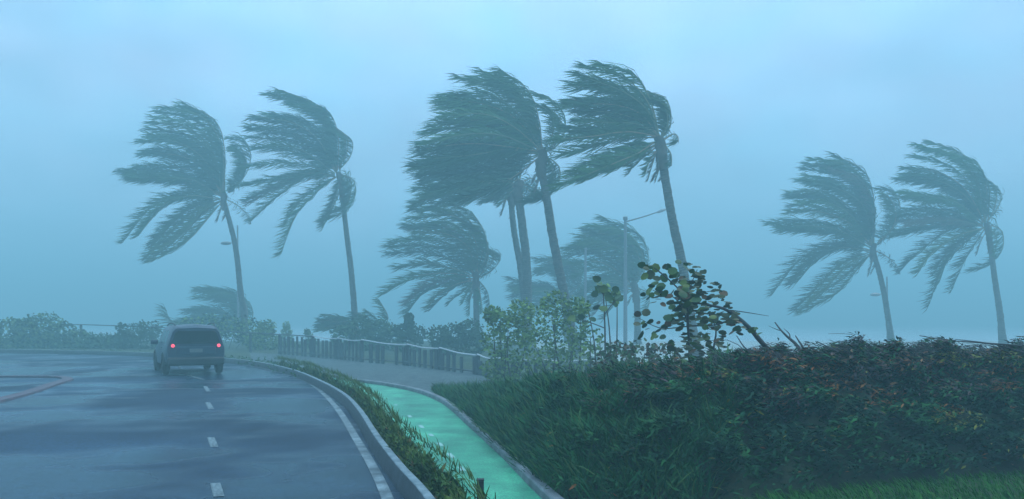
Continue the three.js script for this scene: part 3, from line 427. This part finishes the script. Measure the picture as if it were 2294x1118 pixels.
{
  const r = rng(501), grass = [], hedge = [], twigs = [];
  for (let i = 0; i < 80000; i++) {
    const px = 975 + 700 * Math.pow(r(), 0.8), v = 1.15 * Math.pow(r(), 0.85), p = bankAt(px, v), share = smooth(1500, 1640, px + 60 * n2(p.x, p.y * 2));
    if (r() < Math.max(share, 0.72 * smooth(1120, 1280, px + 80 * n2(p.x * 1.2, p.z)))) continue;
    const near = n2(p.x * 0.8, p.z * 0.8 + p.y), tall = r() < 0.09, h = (0.13 + 0.15 * r() + 0.06 * near) * (tall ? 1.5 : 1);
    p.y = p.y * 0.9 - 0.03;
    grass.push({ p, q: Q(0.1 + 0.6 * r(), -Math.PI / 2 + (r() - 0.5) * 5, (r() - 0.5) * 1.3), s: V(0.010 + 0.014 * r(), h, h), c: tall || r() < 0.05 ? col(r, [0.04, 0.11, 0.03], [0.07, 0.13, 0.04]) : near > 0 ? col(r, [0.012, 0.085, 0.034], [0.028, 0.14, 0.04]) : col(r, [0.008, 0.06, 0.032], [0.016, 0.09, 0.036]) });
  }
  tag(scatter('tall_grass', bladeInstance(), M.inst, grass, scene), 'tall dark green grass covering the bank right of the green path', 'grass');
  const base = bankAt(1900, 0.6).setY(0), tufts = [[1900, 862, 60, 9, 0.5, 0], [1950, 880, 90, 10, 0.35, 0], [2000, 900, 60, 8, 0.3, 0], [2250, 832, 60, 10, 0.35, 0], [2270, 865, 40, 8, 0.4, 0], [2150, 935, 60, 22, 0.45, 0.02], [2130, 915, 40, 12, 0.25, 0], [1560, 838, 40, 14, 0.4, 0], [1620, 836, 40, 12, 0.3, 0.02], [2200, 800, 120, 18, 0.25, 0.02], [1720, 800, 60, 12, 0.25, 0], [1800, 815, 90, 12, 0.25, 0], [2050, 812, 90, 12, 0.22, 0], [1850, 845, 110, 10, 0.2, 0]];   // rusty and yellow sprays, in the picture's pixels
  for (let i = 0; i < 230000; i++) {
    const px = 1170 + 1500 * Math.pow(r(), 0.85), v = 0.02 + 1.4 * r(), p = bankAt(px, v), share = smooth(1420, 1640, px + 110 * n2(p.x * 1.3, p.y * 3 + p.z)) * (0.8 - 0.45 * smooth(1150, 1300, px)) + 0.2 + 0.45 * smooth(1150, 1300, px);
    if (r() > share * (v < 0.25 ? 0.55 : 1)) continue;
    p.y *= 0.9; { const lump = 0.16 * n3(p.x * 1.7, p.y * 2.6, p.z * 1.7) + 0.08 * n3(p.x * 4.3, p.y * 5, p.z * 4.3); p.add(V(lump * 0.3 + (r() - 0.5) * 0.14, lump + (r() - 0.4) * 0.16, lump * 0.9 + (r() - 0.5) * 0.14)); } p.y = Math.max(0.02, p.y);
    const n = n3(p.x * 0.9, p.y * 2, p.z * 0.9), up = smooth(0.7, 1.25, p.y + 0.25 * n2(p.x * 0.9 + 3, p.y * 1.5)), sx = p.x / -p.z * F + CX, sy = HZ + (EYE - p.y) / -p.z * F; let k = r();
    for (const [ax, ay, aw, ah, amount, kind] of tufts) if (((sx - ax) / aw) ** 2 + ((sy - ay) / ah) ** 2 < 1 && r() < amount) k = kind;
    const c = k < 0.006 ? col(r, [0.20, 0.06, 0.02], [0.26, 0.11, 0.03]) : k < 0.022 ? col(r, [0.13, 0.14, 0.02], [0.19, 0.18, 0.03]) : k < 0.03 + 0.5 * up ? (r() < 0.25 ? col(r, [0.12, 0.06, 0.03], [0.17, 0.09, 0.04]) : col(r, [0.05, 0.035, 0.04], [0.085, 0.055, 0.05])) : n > 0.05 ? col(r, [0.010, 0.06, 0.024], [0.024, 0.11, 0.028]) : col(r, [0.006, 0.036, 0.020], [0.014, 0.06, 0.024]);
    hedge.push({ p, q: Q((r() - 0.5) * 1.2, Math.PI + (r() - 0.5) * 2.4, (r() - 0.5) * 1.3), s: V(0.10, 0.055, 0.05).multiplyScalar(0.5 + 0.8 * r()), c });
  }
  const o = thing('hedge', 'large dark green hedge with rusty leaves filling the lower right', 'hedge', base);
  scatter('foliage', leafInstance(), M.inst, hedge, o, base);
  for (let i = 0; i < 900; i++) {     // wind-swept shoots along the top
    const px = 1560 + 1000 * r(), p = bankAt(px, 0.75 + 0.4 * r()); p.y *= 0.9; const L = 0.12 + 0.5 * r() * r();
    const e = p.clone().add(V(-L * (0.8 + 0.6 * r()), L * (0.55 - 0.5 * r()), (r() - 0.5) * 0.2)), m = p.clone().lerp(e, 0.5).add(V(0.02, 0.07 * L / 0.3, 0));
    twigs.push(tube([p, m, e], 0.006, 0.002, 5, 4));
  }
  const tw = part('shoots', merge(twigs), M.twig, o, base); tw.userData.kind = 'stuff';
  const limb = (pts, d, a, b) => part('branch', tube(pts.map(([x, y], i) => W(x, y, d + i * 0.06)), a, b, 14, 6, 0.3), M.twig, o, base);
  limb([[1810, 850], [1798, 800], [1786, 775], [1762, 752], [1748, 738], [1736, 722]], 11, 0.034, 0.007); limb([[1800, 805], [1798, 778], [1788, 762], [1782, 752]], 11, 0.02, 0.006); limb([[1770, 760], [1768, 748], [1756, 736]], 11, 0.009, 0.003); limb([[1752, 742], [1740, 738], [1722, 730]], 11, 0.006, 0.002); limb([[1760, 830], [1745, 800], [1728, 785], [1700, 776]], 11, 0.016, 0.004);
  limb([[2290, 775], [2200, 768], [2120, 762], [2060, 752]], 11.2, 0.012, 0.004); limb([[2294, 790], [2230, 772], [2140, 760]], 11.1, 0.010, 0.004); limb([[1700, 800], [1670, 780], [1650, 752]], 11, 0.014, 0.005); limb([[1880, 790], [1850, 775], [1830, 765]], 11, 0.012, 0.005);
}
{  // short bright grass in front of the hedge, bottom right
  const r = rng(520), list = [];
  for (let i = 0; i < 16000; i++) {
    const px = 1600 + 1000 * r(), foot = -G(px, col4(px, 1)).z, d = lerp(6.5, foot + 0.25, r()), p = V((px - CX) / F * d, 0.003, -d), h = 0.07 + 0.09 * r();
    list.push({ p, q: Q(0.3 + 0.8 * r(), -Math.PI / 2 + (r() - 0.5) * 2, 0), s: V(0.012, h, h), c: col(r, [0.02, 0.13, 0.014], [0.05, 0.19, 0.02]) });
  }
  tag(scatter('short_grass', bladeInstance(), M.inst, list, scene), 'short bright green grass in the bottom right corner', 'grass');
}

// ---------------------------------------------------------------- railing along the verge
{
  const sr = rng(88), T = [[-60, 721, 62], [0, 723, 61], [180, 727, 58], [340, 732, 56], [450, 738, 54], [560, 745, 50], [625, 749, 47], [700, 753, 43.5], [756, 758, 41], [810, 762, 38], [912, 772, 35], [985, 780, 32], [1070, 795, 29], [1112, 803, 27.5], [1200, 805, 27], [1300, 807, 27], [1395, 808, 26.6], [1470, 809, 26.4], [1560, 810, 26.2]];
  const at = T.map(([x, y, d]) => W(x, y, d)), base = at[10].clone().setY(0), o = thing('railing', 'low railing with dark slats and pale top rail curving along the verge', 'railing', base);
  for (let i = 0; i + 1 < at.length; i++) {
    const a = at[i], b = at[i + 1], left = T[i + 1][0] <= 700;
    const sag = a.clone().lerp(b, 0.55); sag.y -= left ? 0.01 : 0.05;
    part('top_rail', tube([a.clone().add(V(0, left ? 0 : 0.02, 0)), sag, b.clone().add(V(0, -0.015, 0))], left ? 0.03 : 0.026, left ? 0.03 : 0.026, 8, 6), left ? M.darkrail : M.rail, o, base);
    const ang = Math.atan2(b.x - a.x, b.z - a.z);
    part('post', box(0.12, a.y + 0.03, 0.12, a.x, (a.y + 0.03) / 2 - 0.015, a.z - 0.09, 0.015, ang), M.slat, o, base);
    if (T[i][0] >= 625) {
      const L = a.distanceTo(b), m = Math.max(2, Math.round(L / 0.52));
      for (let k = 0; k < m; k++) { if (sr() < 0.1) continue; const p = a.clone().lerp(b, (k + 0.5 + 0.25 * (sr() - 0.5)) / m), h = p.y - 0.06 - 0.12 * sr(); part('slat', box(0.05, h, 0.16 + 0.14 * sr(), p.x, h / 2, p.z, 0.012, ang), M.slat, o, base); }
      const lo = [a.clone().setY(a.y * 0.16), b.clone().setY(b.y * 0.16)]; part('bottom_rail', tube([lo[0], lo[0].clone().lerp(lo[1], 0.5), lo[1]], 0.03, 0.03, 4, 6), M.slat, o, base);
    }
  }
}

// ---------------------------------------------------------------- street lamps
{
  const d = 54, foot = W(1401, HZ, d).setY(0), top = W(1401, 490, d), o = thing('street_lamp', 'tall pale street lamp with a long rising arm reaching right', 'street lamp', foot);
  part('pole', tube([foot, foot.clone().lerp(top, 0.5), top], 0.13, 0.085, 10, 10), M.pole, o, foot);
  part('base_plate', box(0.4, 0.06, 0.4, foot.x, 0.03, foot.z, 0.01), M.pole, o, foot);
  part('arm', tube([W(1401, 497, d), W(1440, 486, d), W(1474, 475, d), W(1478, 474, d)], 0.045, 0.035, 10, 8), M.pole, o, foot);
  part('lamp_head', tube([W(1472, 476, d), W(1482, 472, d), W(1494, 468, d)], (t) => 0.03 + 0.06 * Math.sin(Math.PI * (0.15 + 0.8 * t)), 0, 10, 8), M.steel, o, foot);
  part('cap', box(0.26, 0.22, 0.26, top.x, top.y + 0.02, top.z, 0.05), M.pole, o, foot);
}
{
  const d = 62, foot = W(1310, HZ, d).setY(0), top = W(1312, 558, d), o = thing('light_pole', 'thinner faint pole standing left of the tall street lamp', 'pole', foot);
  part('pole', tube([foot, foot.clone().lerp(top, 0.5), top], 0.12, 0.08, 10, 10), M.pole, o, foot);
  part('cap', new THREE.SphereGeometry(0.1, 10, 8).translate(top.x, top.y, top.z), M.pole, o, foot);
}
for (const [px, py, bend, label] of [[533, 505, 0, 'street lamp half hidden behind the trunk of the left palm'], [1988, 620, 0, 'street lamp half hidden behind a palm trunk at the far right']]) {
  const d = 69, foot = W(px + 1, HZ, d).setY(0), top = W(px - 1, py, d), neck = W(px - 6, py + 38, d), o = thing('street_lamp', label, 'street lamp', foot);
  part('pole', tube([foot, foot.clone().lerp(top, 0.5), top], 0.10, 0.06, 10, 8), M.steel, o, foot);
  part('arm', tube([W(px + 1, py + 40, d), neck, W(px - 20, py + 39, d)], 0.035, 0.03, 8, 6), M.steel, o, foot);
  const g = new THREE.SphereGeometry(1, 14, 10); g.scale(0.42, 0.14, 0.2); const hd = W(px - 27, py + 40, d); g.translate(hd.x, hd.y, hd.z);
  part('lamp_head', g, M.steel, o, foot);
}

// ---------------------------------------------------------------- the dark car
{
  const at = G(439, 842), yaw = 0.47, o = thing('dark_car', 'dark tall family car with two red tail lights driving away on the wet road', 'car', at.clone().setY(0.012));
  o.rotation.y = yaw;
  // own axes: rear face at z = 0, front at z = -4.5, y up
  // each section: z, then half widths and heights of the outline from sill to roof middle
  const S = [
    [0.00, [0.70, 0.40], [0.80, 0.46], [0.86, 0.62], [0.865, 0.90], [0.83, 1.02], [0.70, 1.40], [0.60, 1.50], [0.0, 1.54]],
    [-0.10, [0.74, 0.34], [0.86, 0.40], [0.90, 0.62], [0.90, 0.90], [0.865, 1.02], [0.72, 1.46], [0.62, 1.57], [0.0, 1.62]],
    [-0.9, [0.76, 0.28], [0.88, 0.34], [0.915, 0.60], [0.915, 0.88], [0.885, 1.00], [0.74, 1.50], [0.64, 1.61], [0.0, 1.66]],
    [-2.2, [0.76, 0.26], [0.88, 0.32], [0.915, 0.58], [0.915, 0.86], [0.885, 0.98], [0.75, 1.48], [0.65, 1.58], [0.0, 1.63]],
    [-2.75, [0.76, 0.26], [0.88, 0.32], [0.915, 0.58], [0.91, 0.86], [0.88, 0.97], [0.76, 1.30], [0.66, 1.38], [0.0, 1.42]],
    [-3.3, [0.76, 0.26], [0.88, 0.32], [0.91, 0.58], [0.90, 0.84], [0.86, 0.95], [0.78, 1.00], [0.66, 1.03], [0.0, 1.06]],
    [-4.2, [0.72, 0.28], [0.84, 0.34], [0.87, 0.56], [0.85, 0.78], [0.80, 0.86], [0.70, 0.90], [0.55, 0.92], [0.0, 0.94]],
    [-4.5, [0.60, 0.34], [0.70, 0.40], [0.74, 0.54], [0.72, 0.68], [0.68, 0.74], [0.58, 0.78], [0.45, 0.80], [0.0, 0.81]]];
  const ring = S.map(([z, ...p]) => { const half = p.map(([x, y]) => V(x, y, z)); return [V(0, half[0].y, z), ...half, ...half.slice(0, -1).reverse().map((q) => V(-q.x, q.y, z)), V(0, half[0].y, z)]; });
  const pos = [], idx = [], n = ring[0].length;
  for (const row of ring) for (const p of row) pos.push(p.x, p.y, p.z);
  for (let i = 0; i + 1 < ring.length; i++) for (let k = 0; k + 1 < n; k++) { const a = i * n + k, b = a + n; idx.push(a, a + 1, b, a + 1, b + 1, b); }
  for (const [row, flip] of [[0, 1], [ring.length - 1, 0]]) { const b = row * n; for (let k = 1; k + 2 < n; k++) flip ? idx.push(b, b + k + 1, b + k) : idx.push(b, b + k, b + k + 1); }
  part('body', toCreasedNormals(geoOf(pos, idx), 0.6), M.car, o);
  // rear window, slightly proud of the tailgate
  { const sh = new THREE.Shape(); sh.moveTo(-0.70, 1.03); sh.lineTo(0.70, 1.03); sh.quadraticCurveTo(0.735, 1.06, 0.71, 1.12); sh.lineTo(0.63, 1.36); sh.quadraticCurveTo(0.58, 1.42, 0.5, 1.43); sh.lineTo(-0.5, 1.43); sh.quadraticCurveTo(-0.58, 1.42, -0.63, 1.36); sh.lineTo(-0.71, 1.12); sh.quadraticCurveTo(-0.735, 1.06, -0.70, 1.03);
    const g = new THREE.ExtrudeGeometry(sh, { depth: 0.012, bevelEnabled: true, bevelSize: 0.006, bevelThickness: 0.006, bevelSegments: 1 }); g.translate(0, 0, 0.004); part('rear_window', g, M.glass, o); }
  part('wiper', box(0.5, 0.02, 0.02, 0.1, 1.06, 0.03, 0.005), M.trim, o);
  for (const s of [-1, 1]) {
    const P = (z, t) => { let i = 1; while (i < S.length - 1 && S[i][0] > z) i++; const a = S[i - 1], b = S[i], k = (z - a[0]) / (b[0] - a[0]); const lo = [lerp(a[5][0], b[5][0], k), lerp(a[5][1], b[5][1], k)], hi = [lerp(a[6][0], b[6][0], k), lerp(a[6][1], b[6][1], k)]; return V(s * (lerp(lo[0], hi[0], t) + 0.006), lerp(lo[1], hi[1], t), z); };
    for (const [z0, z1] of [[-0.35, -1.05], [-1.12, -1.95], [-2.02, -2.7]]) { const g = geoOf([P(z0, 0.06), P(z1, 0.06), P(z1, 0.9), P(z0 - 0.06, 0.9)].flatMap((p) => [p.x, p.y, p.z]), s > 0 ? [0, 1, 2, 0, 2, 3] : [0, 2, 1, 0, 3, 2]); part('side_window', g, M.glass, o); }
    const lamp = part('tail_light', box(0.15, 0.15, 0.05, s * 0.70, 0.955, 0.005, 0.02), M.trim, o);
    part('lamp_lens', new THREE.SphereGeometry(0.055, 14, 10).scale(1, 1, 0.45).translate(s * 0.70, 0.96, 0.03), M.lamp, lamp);
    const glow = new THREE.PointLight(new THREE.Color(1, 0.08, 0.14), 0.05, 0, 2); glow.position.set(s * 0.70, 0.96, 0.09); glow.castShadow = true; glow.shadow.radius = 3; o.add(glow);
    part('mirror', box(0.24, 0.15, 0.1, s * 1.02, 1.03, -2.6, 0.04), M.car, o);
    for (const z of [-0.85, -3.55]) {
      const w = part('wheel', (() => { const g = new THREE.TorusGeometry(0.25, 0.1, 12, 28); g.scale(1, 1, 1.15); g.rotateY(Math.PI / 2); g.translate(s * 0.83, 0.345, z); return g; })(), M.tyre, o);
      part('rim', (() => { const g = new THREE.CylinderGeometry(0.19, 0.19, 0.1, 20); g.rotateZ(Math.PI / 2); g.translate(s * 0.86, 0.345, z); return g; })(), M.alloy, w);
      const arch = new THREE.TorusGeometry(0.375, 0.035, 8, 20, Math.PI); arch.rotateY(Math.PI / 2); arch.translate(s * 0.90, 0.345, z); part('wheel_arch', arch, M.trim, o);
    }
    part('door_handle', box(0.025, 0.03, 0.16, s * 0.925, 0.88, -1.2, 0.01), M.trim, o);
    part('roof_rail', tube([V(s * 0.6, 1.60, -0.25), V(s * 0.63, 1.66, -0.5), V(s * 0.64, 1.67, -1.4), V(s * 0.64, 1.60, -2.2)], 0.018, 0.018, 14, 6), M.trim, o);
  }
  part('rear_bumper', box(1.74, 0.26, 0.22, 0, 0.46, 0.03, 0.07), M.trim, o);
  part('tailgate_panel', box(1.2, 0.26, 0.03, 0, 0.80, 0.012, 0.012), M.car, o);
  part('licence_plate', box(0.40, 0.12, 0.012, 0, 0.80, 0.034, 0.004), M.plate, o);
  part('exhaust_pipe', (() => { const g = new THREE.CylinderGeometry(0.035, 0.035, 0.2, 12); g.rotateX(Math.PI / 2); g.translate(-0.5, 0.29, 0.05); return g; })(), M.steel, o);
}

renderer.render(scene, camera);
